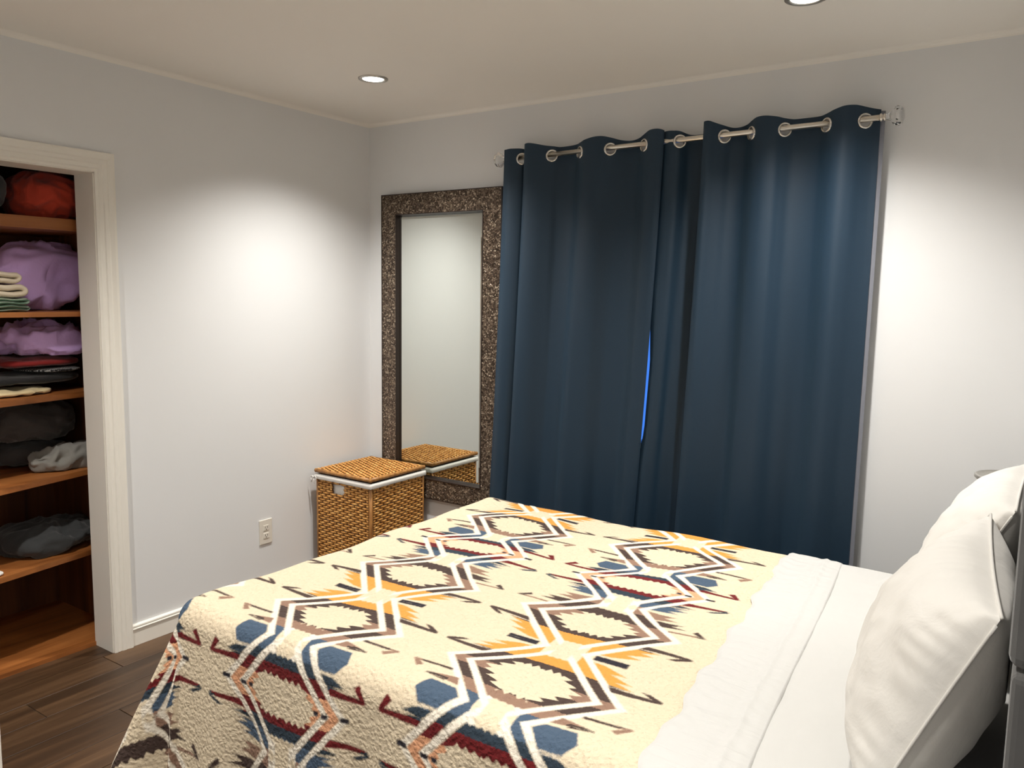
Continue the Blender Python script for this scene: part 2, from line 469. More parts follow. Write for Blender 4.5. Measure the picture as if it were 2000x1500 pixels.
# ------------------------------------------------------------------ recessed lights, the last an added fill
for i, (lx, ly) in enumerate(LIGHT_SPOTS):
    lab = ['recessed ceiling light over the wicker hamper corner', 'recessed ceiling light above the right half of the curtains',
           'recessed ceiling light in front of the closet doorway', 'added fill downlight over the near side of the bed'][i]
    e = empty('ceiling_light', (lx, ly, H), lab, 'ceiling light', 'recessed ceiling lights')
    mesh_obj('trim_ring', *lathe_data([(.064, 0.0), (.063, -.004), (.050, -.006), (.046, -.003), (.045, -.0005)], (lx, ly, H), 'z', 40), 'light_ring', e, True)
    V, F = lathe_data([(.0455, -.0022), (.02, -.0030), (.0001, -.0032)], (lx, ly, H), 'z', 40)
    mesh_obj('lens', V, F, 'lamp_lens', e, True)
    ld = bpy.data.lights.new('downlight', 'SPOT'); ld.energy = LIGHT_W; ld.color = LIGHT_COL
    ld.spot_size = math.radians(129); ld.spot_blend = 1.0; ld.shadow_soft_size = 0.04
    lo = bpy.data.objects.new('downlight', ld); COL.objects.link(lo); lo.parent = e; lo.location = (0, 0, -0.012)

# ------------------------------------------------------------------ wall outlet
oy, oz = -0.744, 0.334
e = empty('wall_outlet', (0, oy, oz - .062), 'white duplex power outlet low on the left wall', 'outlet')
box('face_plate', (0, .006, oy - .038, oy + .038, oz - .062, oz + .062), 'plastic_white', e, .002)
for k, dz in enumerate((-.02, .02)):
    s = box('receptacle', (.005, .0085, oy - .0165, oy + .0165, oz + dz - .0145, oz + dz + .0145), 'plastic_white', e, .002)
    for dy in (-.0065, .0065):
        box('slot', (.008, .0088, oy + dy - .0012, oy + dy + .0012, oz + dz - .001, oz + dz + .008), 'black_slot', s)
    box('slot', (.008, .0088, oy - .0025, oy + .0025, oz + dz - .0095, oz + dz - .0045), 'black_slot', s)

# ================================================================== MIRROR
mx0, mx1, mz0, mz1, fw = 0.123, 0.911, 0.430, 2.047, 0.103
e = empty('wall_mirror', ((mx0 + mx1) / 2, 0, mz0), 'tall mirror in a mosaic bronze frame on the back wall', 'mirror')
def rail(a0, a1, b0, b1):
    """mitred rail from outer edge a0-a1 to inner edge b0-b1 (x,z)"""
    yb, yo, yi = -0.002, -0.030, -0.034
    V = []
    for (x_, z_), y_ in ((a0, yo), (a1, yo), (b1, yi), (b0, yi)): V.append((x_, y_, z_))
    for (x_, z_) in (a0, a1, b1, b0): V.append((x_, yb, z_))
    return V, [[0, 1, 2, 3], [7, 6, 5, 4], [0, 4, 5, 1], [1, 5, 6, 2], [2, 6, 7, 3], [3, 7, 4, 0]]
o4 = [(mx0, mz0), (mx1, mz0), (mx1, mz1), (mx0, mz1)]
i4 = [(mx0 + fw, mz0 + fw), (mx1 - fw, mz0 + fw), (mx1 - fw, mz1 - fw), (mx0 + fw, mz1 - fw)]
for k in range(4):
    k2 = (k + 1) % 4
    r_ = mesh_obj('frame_rail', *rail(o4[k], o4[k2], i4[k], i4[k2]), 'mosaic_frame', e)
gx0, gx1, gz0, gz1 = mx0 + fw, mx1 - fw, mz0 + fw, mz1 - fw
V, F = join(box_data(mx0 - .004, mx0 - .0002, -.032, -.002, mz0 - .004, mz1 + .004), box_data(mx1 + .0002, mx1 + .004, -.032, -.002, mz0 - .004, mz1 + .004),
            box_data(mx0 - .0002, mx1 + .0002, -.032, -.002, mz1 + .0002, mz1 + .004), box_data(mx0 - .0002, mx1 + .0002, -.032, -.002, mz0 - .004, mz0 - .0002))
mesh_obj('outer_edge', V, F, 'frame_dark', e)
V, F = join(box_data(gx0, gx0 + .004, -.037, -.012, gz0, gz1), box_data(gx1 - .004, gx1, -.037, -.012, gz0, gz1),
            box_data(gx0 + .004, gx1 - .004, -.037, -.012, gz0, gz0 + .004), box_data(gx0 + .004, gx1 - .004, -.037, -.012, gz1 - .004, gz1))
mesh_obj('inner_lip', V, F, 'frame_dark', e)
gx0 += .004; gx1 -= .004; gz0 += .004; gz1 -= .004; bw = .022
V = [(gx0, -.013, gz0), (gx1, -.013, gz0), (gx1, -.013, gz1), (gx0, -.013, gz1),
     (gx0 + bw, -.0165, gz0 + bw), (gx1 - bw, -.0165, gz0 + bw), (gx1 - bw, -.0165, gz1 - bw), (gx0 + bw, -.0165, gz1 - bw)]
g = mesh_obj('mirror_glass', V[4:], [[0, 1, 2, 3]], 'mirror_glass', e)
mesh_obj('bevelled_border', V, [[0, 1, 5, 4], [1, 2, 6, 5], [2, 3, 7, 6], [3, 0, 4, 7]], 'mirror_glass', g)
g['label'] = 'silvered mirror pane'

# ================================================================== CURTAINS + ROD
ROD_Y = -0.09
rod_z = lambda x_: 2.162 + (x_ - 0.948) * 0.00994
def catmull(P, n=14):
    P = np.array(P, float); P = np.vstack([2 * P[0] - P[1], P, 2 * P[-1] - P[-2]]); out = []
    for i in range(1, len(P) - 2):
        for k in range(n):
            u = k / n; a, b, c, d = P[i - 1], P[i], P[i + 1], P[i + 2]
            out.append(.5 * ((2 * b) + (-a + c) * u + (2 * a - 5 * b + 4 * c - d) * u * u + (-a + 3 * b - 3 * c + d) * u ** 3))
    out.append(P[-2]); return np.array(out)
P1 = [(.978, -.022), (1.02, -.034), (1.071, 0), (1.098, .070), (1.135, .085), (1.150, .045), (1.120, -.006), (1.100, -.042), (1.126, -.060), (1.175, -.040), (1.233, 0), (1.265, .034), (1.306, .046), (1.347, .034), (1.379, 0),
      (1.413, -.036), (1.455, -.050), (1.495, -.036), (1.529, 0), (1.565, .036), (1.61, .048), (1.654, .034), (1.689, 0), (1.722, -.034), (1.757, -.046), (1.776, -.038), (1.785, -.022)]
P2 = [(1.770, .012), (1.800, -.010), (1.822, -.014), (1.849, 0), (1.880, .070), (1.935, .092), (1.988, .060), (1.976, -.006), (1.960, -.048), (1.984, -.066), (2.012, -.034), (2.037, 0), (2.062, .036), (2.091, .048), (2.120, .036), (2.145, 0),
      (2.172, -.036), (2.209, -.052), (2.246, -.036), (2.273, 0), (2.305, .034), (2.350, .046), (2.394, .034), (2.425, 0), (2.455, -.036), (2.492, -.054), (2.528, -.036), (2.558, 0), (2.582, .022), (2.606, .034)]
def crossings(P):
    cc = catmull(P, 12); out = []
    for i in range(len(cc) - 1):
        if cc[i, 1] * cc[i + 1, 1] < 0 or cc[i + 1, 1] == 0:
            t_ = cc[min(i + 2, len(cc) - 1)] - cc[max(i - 1, 0)]
            xg = cc[i + 1, 0] if cc[i + 1, 1] == 0 else cc[i, 0] + (cc[i + 1, 0] - cc[i, 0]) * abs(cc[i, 1]) / (abs(cc[i, 1]) + abs(cc[i + 1, 1]))
            if not 1.72 < xg < 1.80: out.append((xg, (-t_[1] * .62, t_[0], 0)))
    return out
def punch(V, Q, P, r=.0222):
    """drop the cloth inside each grommet"""
    ctr = V[Q].mean(1); keep = np.ones(len(Q), bool)
    for xg, _ in crossings(P):
        keep &= np.linalg.norm(ctr - np.array([xg, ROD_Y, rod_z(xg) - .006]), axis=1) > r
    return Q[keep]
def curtain(P, shift0, shift1, seed, name, label, edge_fn=None):
    c = catmull(P, 12); nu = len(c)
    vv = np.concatenate([np.linspace(0, .058, 32), np.linspace(.058, 1, 50)[1:]]); nz = len(vv)
    s = np.linspace(0, 1, nu)
    zt = np.array([rod_z(x_) for x_ in c[:, 0]]) + .040 - .010 * c[:, 1] / .05 + .004 * np.sin(c[:, 0] * 31 + seed)
    zb = 0.06
    r2 = np.random.default_rng(seed); V = np.zeros((nu, nz, 3)); ph = r2.uniform(0, 6, 6)
    dist = np.concatenate([[0], np.cumsum(np.hypot(*np.diff(c, axis=0).T))])
    for j in range(nz):
        v = vv[j]
        sh = (shift0 + (shift1 - shift0) * s) * min(1, v * 1.25) ** 1.2
        relax = 1 - .28 * min(1, v * 1.6) * (1 - s * .2)
        yy = c[:, 1] * .62 * relax
        wv = v * (1 - .3 * v)
        yy = yy + .010 * wv * np.sin(dist * 23 + ph[0] + v * 1.3) + .006 * wv * np.sin(dist * 47 + ph[1] - v * 2)
        xx = c[:, 0] + sh + .006 * wv * np.sin(dist * 19 + ph[2] + v)
        V[:, j, 0] = xx; V[:, j, 1] = np.minimum(ROD_Y + yy, -.022); V[:, j, 2] = zt * (1 - v) + zb * v
    if edge_fn: edge_fn(V, s)
    e = empty('curtain', (float(c[:, 0].mean()), ROD_Y, zb), label, 'curtain', 'navy grommet curtains')
    fast_mesh('fabric', V.reshape(-1, 3), punch(V.reshape(-1, 3), grid_faces(nu, nz), P), 'curtain_navy', e)
    Q = grid_faces(nu, nz)
    # lining: just behind the face cloth
    du = np.gradient(V, axis=0); nrm = np.stack([-du[..., 1], du[..., 0], np.zeros_like(du[..., 0])], -1)
    nrm /= np.linalg.norm(nrm, axis=-1, keepdims=True) + 1e-9
    Lm = V + nrm * .004
    Lm[:, 0, 2] -= .004
    return e, V, Lm, Q, c
def p1_edge(V, s):
    pass
e1, V1, L1, Q1, c1 = curtain(P1, -.070, -.085, 11, 'curtain', 'left navy blackout curtain panel, beside the tall mirror')
fast_mesh('lining', L1.reshape(-1, 3), punch(L1.reshape(-1, 3), Q1, P1, .0226), 'lining_grey', e1)
def p2_edge(V, s):
    # leading edge opens a slit beside the other panel at mid height
    z = V[0, :, 2]
    gap = np.interp(z, [0, .72, .95, 1.25, 1.55, 2.3], [-.02, -.010, .018, .019, -.006, -.006])
    w = np.clip(1 - s / .12, 0, 1)[:, None]
    V[:, :, 0] += w * gap[None, :]
e2, V2, L2, Q2, c2 = curtain(P2, -.085, -.012, 23, 'curtain', 'right navy blackout curtain panel, nearest the pillows', p2_edge)
# lining of the right panel shows as a pale strip past the face cloth
ext = L2[-1] + np.array([.014, .010, 0]); ext2 = L2[-1] + np.array([.008, .005, 0])
L2x = np.concatenate([L2, ext2[None], ext[None]], 0)
fast_mesh('lining', L2x.reshape(-1, 3), punch(L2x.reshape(-1, 3), grid_faces(*L2x.shape[:2]), P2, .0226), 'lining_grey', e2)
# grommets, facing along the local cloth normal at each rod crossing
def torus_data(c, n, R0, r0, nu=28, nv=10, depth=1.0):
    n = Vector(n).normalized(); a = n.orthogonal().normalized(); b = n.cross(a); V, F = [], []
    for i in range(nu):
        u = 2 * math.pi * i / nu; d = a * math.cos(u) + b * math.sin(u)
        for j in range(nv):
            w = 2 * math.pi * j / nv
            V.append(tuple(Vector(c) + d * (R0 + r0 * math.cos(w)) + n * (r0 * depth * math.sin(w))))
    for i in range(nu):
        for j in range(nv):
            F.append([i * nv + j, ((i + 1) % nu) * nv + j, ((i + 1) % nu) * nv + (j + 1) % nv, i * nv + (j + 1) % nv])
    return V, F
for e_, P_ in ((e1, P1), (e2, P2)):
    for xg, n in crossings(P_):
        mesh_obj('grommet', *torus_data((xg, ROD_Y, rod_z(xg) - .006), n, .0240, .0050, depth=1.3), 'ring_chrome', e_, True)
# rod
er = empty('curtain_rod', (1.8, 0, 2.14), 'brushed nickel curtain rod with crystal end knobs', 'curtain rod')
xa, xb = 1.000, 2.606
mesh_obj('pole', *tube_data([(xa, ROD_Y, rod_z(xa)), (xb, ROD_Y, rod_z(xb))], .0105, 20), 'rod_nickel', er, True)
for x_, s in ((xa, -1), (xb, 1)):
    z_ = rod_z(x_)
    col_prof = [(.0105, 0), (.0135, .001), (.0145, .004), (.0135, .007), (.0095, .009), (.0095, .012), (.0125, .0135), (.013, .016), (.011, .019), (.008, .021), (.0001, .0212)]
    f = mesh_obj('finial', *lathe_data([(r, s * h) for r, h in col_prof], (x_, ROD_Y, z_), 'x', 20), 'rod_nickel', er, True)
    V, F = lathe_data([(.0001, s * .021), (.010, s * .021), (.0125, s * .026), (.014, s * .031), (.017, s * .036), (.033, s * .050), (.036, s * .058), (.030, s * .072), (.016, s * .080), (.0001, s * .081)], (x_, ROD_Y, z_), 'x', 10)
    mesh_obj('crystal_knob', V, F, 'crystal', f)
for x_ in (1.035, 1.740, 2.495):
    z_ = rod_z(x_)
    br = mesh_obj('bracket', *tube_data([(x_, -.001, z_ - .02), (x_, -.05, z_ - .02), (x_, ROD_Y, z_ - .014)], .005, 8), 'rod_nickel', er, True)
    mesh_obj('wall_plate', *lathe_data([(.0001, -.006), (.016, -.006), (.018, -.001), (.0001, -.001)], (x_, 0, z_ - .02), 'y', 16), 'rod_nickel', br, True)

# ================================================================== HAMPER
hx0, hx1, hy0, hy1, hz = .048, .445, -.455, -.047, .582
e = empty('laundry_hamper', ((hx0 + hx1) / 2, (hy0 + hy1) / 2, 0.001), 'square woven wicker laundry hamper with flat lid in the corner', 'hamper')
pr = .009
for x_, y_ in ((hx0, hy0), (hx1, hy0), (hx1, hy1), (hx0, hy1)):
    mesh_obj('corner_post', *tube_data([(x_ + pr * (1 if x_ == hx0 else -1), y_ + pr * (1 if y_ == hy0 else -1), z_) for z_ in (0.006, .3, hz)], pr, 10), 'wicker_post', e, True)
def weave(p0, ux, L, zz0, zz1, nout, hole=None, vert=(0, 0, 1), pitch=.0122, stake=.0265, seed=0):
    """woven strands over stakes in the plane p0 + ux*a + vert*b"""
    r3 = random.Random(seed); V, F = [], []
    ux, nout, vert = Vector(ux), Vector(nout), Vector(vert); p0 = Vector(p0)
    ns = max(4, round(L / stake)); st = L / ns
    rows = int((zz1 - zz0) / pitch); k = 4
    for r in range(rows):
        b = zz0 + (r + .5) * (zz1 - zz0) / rows
        hgt = (zz1 - zz0) / rows * .90 * r3.uniform(.9, 1.1)
        ph = r % 2; jit = r3.uniform(-.0008, .0008); segs = []
        cur = []
        for i in range(ns * k + 1):
            a = L * i / (ns * k)
            if hole and hole[0] < a < hole[1] and hole[2] < b < hole[3]:
                if len(cur) > 1: segs.append(cur)
                cur = []; continue
            d = .0034 * math.sin(math.pi * (i / k + ph + .5)) + .001
            cur.append(p0 + ux * a + vert * (b + jit + .0006 * math.sin(i * 1.7 + r)) + nout * d)
        if len(cur) > 1: segs.append(cur)
        for sgm in segs:
            n0 = len(V)
            for p in sgm:
                V += [tuple(p + vert * hgt * .5 - nout * .0005), tuple(p + vert * hgt * .28 + nout * .0026), tuple(p - vert * hgt * .28 + nout * .0026), tuple(p - vert * hgt * .5 - nout * .0005), tuple(p - nout * .003)]
            for i in range(len(sgm) - 1):
                for j in range(5):
                    q = n0 + i * 5
                    F.append([q + j, q + 5 + j, q + 5 + (j + 1) % 5, q + (j + 1) % 5])
    return V, F
ins = .006
zt = hz - .012
faces = [((hx0 + 2 * pr, hy0 + ins, 0), (1, 0, 0), hx1 - hx0 - 4 * pr, (0, -1, 0), (.105, .185, .497, .548)),
         ((hx1 - ins, hy0 + 2 * pr, 0), (0, 1, 0), hy1 - hy0 - 4 * pr, (1, 0, 0), None),
         ((hx1 - 2 * pr, hy1 - ins, 0), (-1, 0, 0), hx1 - hx0 - 4 * pr, (0, 1, 0), None),
         ((hx0 + ins, hy1 - 2 * pr, 0), (0, -1, 0), hy1 - hy0 - 4 * pr, (-1, 0, 0), None)]
for i, (p0, ux, L_, no, ho) in enumerate(faces):
    w_ = mesh_obj('woven_side', *weave(p0, ux, L_, .012, zt, no, ho, seed=i), 'wicker', e, True); w_['kind'] = 'stuff'
    ux_, no_ = Vector(ux), Vector(no)
    # dark stakes / shadowed core between the strands
    st_parts = []
    ns = max(4, round(L_ / .0265))
    for k in range(ns + 1):
        a = L_ * k / ns
        if ho and ho[0] < a < ho[1]:
            segs = [(.012, ho[2]), (ho[3], zt)]
        else: segs = [(.012, zt)]
        for z0_, z1_ in segs:
            c = Vector(p0) + ux_ * a
            st_parts.append(tube_data([c + Vector((0, 0, z0_)), c + Vector((0, 0, z1_))], .0028, 5))
    s_ = mesh_obj('stakes', *join(*st_parts), 'wicker_core', e); s_['kind'] = 'stuff'
mesh_obj('base_frame', *join(box_data(hx0 + .006, hx1 - .006, hy0 + .006, hy1 - .006, .001, .012)), 'wicker_post', e)
# cloth liner inside and its turned-over band
bx0, bx1, by0, by1 = hx0 + .017, hx1 - .017, hy0 + .017, hy1 - .017
V, F = join(box_data(bx0, bx1, by0, by0 + .002, .014, hz - .004), box_data(bx0, bx1, by1 - .002, by1, .014, hz - .004),
            box_data(bx0, bx0 + .002, by0, by1, .014, hz - .004), box_data(bx1 - .002, bx1, by0, by1, .014, hz - .004), box_data(bx0, bx1, by0, by1, .014, .016))
mesh_obj('liner', V, F, 'liner_white', e)
def band():
    V, F = [], []; n = 26; rings = []
    cs = [(hx0 - .004, hy0 - .004), (hx1 + .004, hy0 - .004), (hx1 + .004, hy1 + .004), (hx0 - .004, hy1 + .004)]
    pts = []
    for k in range(4):
        a, b = cs[k], cs[(k + 1) % 4]
        for i in range(n): pts.append((a[0] + (b[0] - a[0]) * i / n, a[1] + (b[1] - a[1]) * i / n, i / n))
    N = len(pts); cx, cy = (hx0 + hx1) / 2, (hy0 + hy1) / 2
    for x_, y_, u in pts:
        sag = .004 * math.sin(math.pi * u) + .0015 * math.sin(u * 40)
        for s_, z_ in ((1.0, hz - .024 + sag * .3), (1.006, hz - .021), (1.008, hz - .010), (1.0, hz + .001), (.95, hz + .002)):
            V.append((cx + (x_ - cx) * s_, cy + (y_ - cy) * s_, z_))
    for i in range(N):
        for j in range(4): F.append([i * 5 + j, i * 5 + j + 1, ((i + 1) % N) * 5 + j + 1, ((i + 1) % N) * 5 + j])
    return V, F
mesh_obj('liner_band', *band(), 'liner_white', e, True)
cx, cy, cz = hx0 - .002, hy0 - .008, hz - .012
def loopc(r, h, sx, n=14): return [(cx + sx * r * (1 - math.cos(2 * math.pi * k / n)) , cy - .005 - .004 * math.sin(math.pi * k / n), cz - .006 + h * math.sin(2 * math.pi * k / n)) for k in range(n + 1)]
V, F = join(tube_data(loopc(.012, .011, 1), .0022, 6), tube_data(loopc(.009, .010, -1), .0022, 6),
            tube_data([(cx, cy - .006, cz), (cx + .003, cy - .009, cz - .02), (cx + .010, cy - .008, cz - .036)], .002, 6),
            tube_data([(cx, cy - .006, cz), (cx - .010, cy - .008, cz - .018), (cx - .016, cy - .006, cz - .030)], .002, 6),
            tube_data([(cx - .004, cy - .006, cz + .003), (cx + .004, cy - .008, cz - .003)], .0045, 8))
mesh_obj('tie_bow', V, F, 'liner_white', e, True)
# lid
lz = hz + .008
lx0, lx1, ly0, ly1 = hx0 - .004, hx1 + .003, hy0 - .006, hy1 + .004
lid = mesh_obj('lid', *box_data(lx0 + .008, lx1 - .008, ly0 + .008, ly1 - .008, lz + .001, lz + .014), 'wicker_core', e)
w_ = mesh_obj('woven_top', *weave((lx0 + .01, ly0, lz + .0165), (1, 0, 0), lx1 - lx0 - .02, .012, ly1 - ly0 - .012, (0, 0, 1), None, (0, 1, 0), seed=9), 'wicker', lid, True); w_['kind'] = 'stuff'
cr = [(lx0, ly0), (lx1, ly0), (lx1, ly1), (lx0, ly1)]
for k in range(4):
    a, b = cr[k], cr[(k + 1) % 4]; q = .009
    ca = [a[0] + (q if a[0] == lx0 else -q), a[1] + (q if a[1] == ly0 else -q)]; cb = [b[0] + (q if b[0] == lx0 else -q), b[1] + (q if b[1] == ly0 else -q)]
    mesh_obj('lid_rod', *tube_data([(ca[0] + (cb[0] - ca[0]) * u, ca[1] + (cb[1] - ca[1]) * u, lz + .012) for u in (-.02, .25, .5, .75, 1.02)], .0098, 10), 'wicker_post', lid, True)

# ================================================================== BED
BX0, BX1, BY0, BY1, TOP = 1.165, 3.150, -2.000, -0.470, 0.655
e = empty('bed', ((BX0 + BX1) / 2, (BY0 + BY1) / 2, 0.001), 'queen bed with a grey upholstered headboard against the right wall', 'bed')
box('base', (BX0 + .04, BX1 + .012, BY0 + .04, BY1 - .04, .10, .34), 'bed_base_fabric', e, .012)
box('mattress', (BX0 + .02, BX1 + .012, BY0 + .02, BY1 - .02, .342, TOP - .016), 'mattress_white', e, .045, seg=4)
for x_ in (BX0 + .12, BX1 - .14):
    for y_ in (BY0 + .12, BY1 - .12):
        mesh_obj('leg', *lathe_data([(.0001, .001), (.020, .001), (.026, .101), (.0001, .101)], (x_, y_, 0), 'z', 14), 'leg_black', e, True)
hb = box('headboard', (3.165, 3.235, BY0 - .055, BY1 + .06, .10, 1.045), 'headboard_grey', e, .012, seg=3)
box('upper_panel', (3.160, 3.234, BY0 - .050, BY1 + .055, 1.049, 1.42), 'headboard_grey', hb, .016, seg=3)

# ---- drape solver for cloths lying on the bed
def drape(X, Y, top, rad, x_in, ylo, yhi, flare=.07, cflare=.36, fold=.018):
    """flat cloth coordinates -> draped position over a box whose inner flat part is x>=x_in, ylo<=y<=yhi"""
    qx = np.maximum(X, x_in); qy = np.clip(Y, ylo, yhi)
    ex_, ey_ = X - qx, Y - qy; d = np.hypot(ex_, ey_); dd = np.where(d < 1e-9, 1, d)
    dx, dy = ex_ / dd, ey_ / dd
    a = np.minimum(d / rad, math.pi / 2)
    rest = np.maximum(d - rad * math.pi / 2, 0)
    corner = np.abs(2 * dx * dy)
    th = np.arctan2(np.abs(dy), np.abs(dx))
    fl = flare + cflare * corner ** 1.0
    outv = rad * np.sin(a) + rest * np.sin(np.arctan(fl)) + np.where(rest > 0, 1, 0) * np.minimum(rest, .4) / .4 * fold * corner ** .5 * 2 * np.cos(th * 11 + 1.0)
    down = rad * (1 - np.cos(a)) + rest * np.cos(np.arctan(fl))
    # soft pleats on the straight hanging sides
    along = np.where(np.abs(dy) > np.abs(dx), X, Y)
    outv = outv + (1 - corner) * np.minimum(rest, .4) / .4 * (.016 * np.sin(along * 15 + .6) + .009 * np.sin(along * 31 + 2))
    return qx + dx * outv, qy + dy * outv, top - down

# ---- blanket
th = math.atan(.075); th2 = .025
ext_ = np.array([-math.sin(th), math.cos(th)]); exs = np.array([math.cos(th2), math.sin(th2)])
Mb = np.linalg.inv(np.stack([exs, ext_], 1))
def pattern(S, T):
    """returns mask, white, navy, colour-t (all cm) for pattern coordinates in cm"""
    k = np.round(S / 62.0); s = np.abs(S - 62.0 * k); t0 = np.mod(T, 100.0)
    tri = lambda x_, p: np.abs(np.mod(x_ / p, 1.0) * 2 - 1)
    mask = np.full_like(s, -9.0); white = np.full_like(s, -9.0); navy = np.full_like(s, -9.0); tcol = t0.copy()
    mn, mxm = np.minimum, np.maximum
    def hexa(tc, corner, kk, w, ta, tb, hole_c, hole_a, hole_b, teeth, pw):
        nonlocal mask, white
        h = s + kk * np.abs(t0 - tc)
        band = mn(corner - h, h - (corner - w)) * .72
        band = mn(band, s - 5.2); mask = mxm(mask, band)
        wl = mxm(mn(corner + 2.5 - h, h - corner), mn(corner - w - h, h - (corner - w - 2.5))) * .72
        wl = mn(wl, mn(s - 2.5, (kk * 0 + (corner - 3)) - kk * np.abs(t0 - tc) + 1.0)); white = mxm(white, wl)
        fill = mn((corner - w - 2.6 - h) * .72, mn(t0 - (ta + .5 * tri(s, 1.9)), (tb - .5 * tri(s, 1.9)) - t0))
        hole = mn((hole_c + teeth * tri(t0, pw) - h) * .8, mn(t0 - (hole_a - teeth * .55 * tri(s + .6, 2.3) + .9), (hole_b + teeth * .55 * tri(s + .6, 2.3) - .9) - t0))
        mask = mxm(mask, mn(fill, -hole))
    hexa(18.5, 21.6, .94, 3.3, 4.6, 30.4, 10.6, 11.6, 25.8, 3.0, 2.5)
    hexa(51.0, 20.4, .95, 3.2, 40.6, 61.6, 11.6, 45.6, 56.6, 2.0, 2.2)
    hexa(81.8, 21.6, .94, 3.3, 69.6, 95.4, 10.6, 73.2, 88.6, 3.0, 2.5)
    def poly(pts, tc=None, layer='m', grow=0.0):
        nonlocal mask, navy
        P = np.array(pts, float); n = len(P)
        lo, hi = P.min(0) - 2.0, P.max(0) + 2.0
        sel = (s > lo[0]) & (s < hi[0]) & (t0 > lo[1]) & (t0 < hi[1])
        if not sel.any(): return
        px, py = s[sel], t0[sel]; d2 = np.full(px.shape, 1e9); ins = np.zeros(px.shape, bool)
        for i in range(n):
            a, b = P[i], P[(i + 1) % n]; ab = b - a
            u = np.clip(((px - a[0]) * ab[0] + (py - a[1]) * ab[1]) / (ab @ ab + 1e-12), 0, 1)
            d2 = mn(d2, (px - a[0] - u * ab[0]) ** 2 + (py - a[1] - u * ab[1]) ** 2)
            cnd = ((a[1] > py) != (b[1] > py)) & (px < (b[0] - a[0]) * (py - a[1]) / (b[1] - a[1] + 1e-12) + a[0])
            ins ^= cnd
        sd = np.where(ins, np.sqrt(d2), -np.sqrt(d2)) + grow
        if layer == 'm':
            mask[sel] = mxm(mask[sel], sd)
            if tc is not None:
                tcs = tcol[sel]; tcol[sel] = np.where(sd > -.7, tc, tcs)
        else: navy[sel] = mxm(navy[sel], sd)
    def bar(s0, s1, t_, th_, tc=None, layer='m'):
        poly([(s0, t_ - th_ / 2), (s1, t_ - th_ / 2), (s1, t_ + th_ / 2), (s0, t_ + th_ / 2)], tc, layer)
    both = lambda pts: (pts, [(a, 100 - b) for a, b in pts])
    for f in range(2):
        for pts, tc in (([(8.6, 1.9), (12, 2.2), (18.5, 4.4), (14.5, 4.9), (21, 7.2), (17, 7.6), (22, 9.3), (16.2, 9.6)], 5),
                        ([(16.0, 9.8), (21, 10.0), (28.6, 10.2), (28.6, 11.3), (17.5, 11.9)], 12.5),
                        ([(29.4, 11.2), (28.4, 11.2), (23.6, 8.2), (25.8, 8.3), (29.4, 10.2)], 12.5)):
            poly(both(pts)[f], tc if f == 0 else 100 - tc)
    bar(8, 17, .55, 1.3, None, 'n'); bar(8, 17, 99.6, 1.2, None, 'n')
    # lower junction (cream, blue teeth)
    poly([(18.5, 24.2), (28.4, 24.3), (28.4, 25.1), (18.2, 25.2)], 20)
    poly([(28.8, 24.6), (25.4, 28.0), (24.4, 26.6), (26.8, 25.0)], 29)
    poly([(15.6, 27.0), (22.5, 27.4), (18.0, 28.6), (21, 29.9), (16, 30.2), (12.6, 30.6)], 29)
    poly([(12.3, 31.0), (19, 31.8), (14.5, 33.0), (17.5, 34.4), (12.5, 34.8), (8.6, 35.4)], 34.5)
    poly([(8.8, 36.4), (17, 36.9), (13.8, 37.9), (19, 39.0), (15.0, 39.8), (19, 40.8), (12.9, 40.8), (10.8, 39)], 39)
    poly([(13.0, 41.0), (20.5, 41.9), (15.4, 42.9)], 42.2)
    poly([(15.4, 43.2), (20, 43.8), (28.8, 44.0), (28.8, 45.1), (17.4, 45.6)], 45.3)
    poly([(29.4, 44.6), (23.4, 42.3), (25.4, 42.0), (29.2, 43.7)], 42.2)
    # upper junction (blue blocks, red hooks)
    poly([(17.4, 56.3), (28.8, 56.3), (28.8, 57.5), (21, 57.9), (15.8, 59.0)], 56.6)
    poly([(29.4, 56.5), (26.8, 60.8), (25.0, 59.8), (27.4, 57.2)], 56.6)
    poly([(16.2, 58.4), (22, 58.9), (18, 60.6), (13.4, 60.9)], 60)
    poly([(12.8, 61.4), (18.2, 61.4), (20.6, 64.4), (18.8, 68.2), (11.6, 68.0), (9.4, 65.6)], 65)
    poly([(11.8, 69.0), (21.5, 70.4), (13.6, 72.0)], 71)
    poly([(16, 69.0), (21.8, 69.9), (21.6, 70.5), (16, 69.8)], 76)
    poly([(16.8, 74.0), (28.4, 74.0), (28.4, 74.9), (17.2, 75.0)], 76)
    poly([(28.8, 74.6), (25.8, 71.4), (24.4, 72.6), (26.8, 74.2)], 71)
    bar(11.8, 13.4, 51.0, 1.3, None, 'n'); bar(14.4, 16.6, 50.8, 1.2, None, 'n'); bar(20.6, 23.4, 51.2, 1.3, None, 'n')
    off = S > 30.6
    mask[off] = -9; navy[off] = -9; white[off] = -9
    return mask, white, navy, tcol
nx, ny = 440, 560
Yf = np.linspace(BY1 + .40, BY0 - .62, ny)
u = np.linspace(0, 1, nx)
hem = 2.512 - .085 * (Yf + .47)
X = hem[None, :] + (BX0 - .52 - hem[None, :]) * u[:, None]
Y = np.broadcast_to(Yf[None, :], X.shape).copy()
loc = np.stack([X - 2.234, Y + 1.604], -1) @ Mb.T * 100
mk_, wh_, nv_, tc_ = pattern(loc[..., 0], loc[..., 1])
rad = .062
px, py, pz = drape(X, Y, TOP, rad, BX0 + rad, BY0 + rad, BY1 - rad)
und = .004 * np.sin(X * 7 + Y * 3) + .003 * np.sin(X * 13 - Y * 9 + 1) + .003 * np.sin(Y * 17 + 2)
pz = pz + und
pz = np.maximum(pz, .012)
V = np.stack([px, py, pz], -1).reshape(-1, 3)
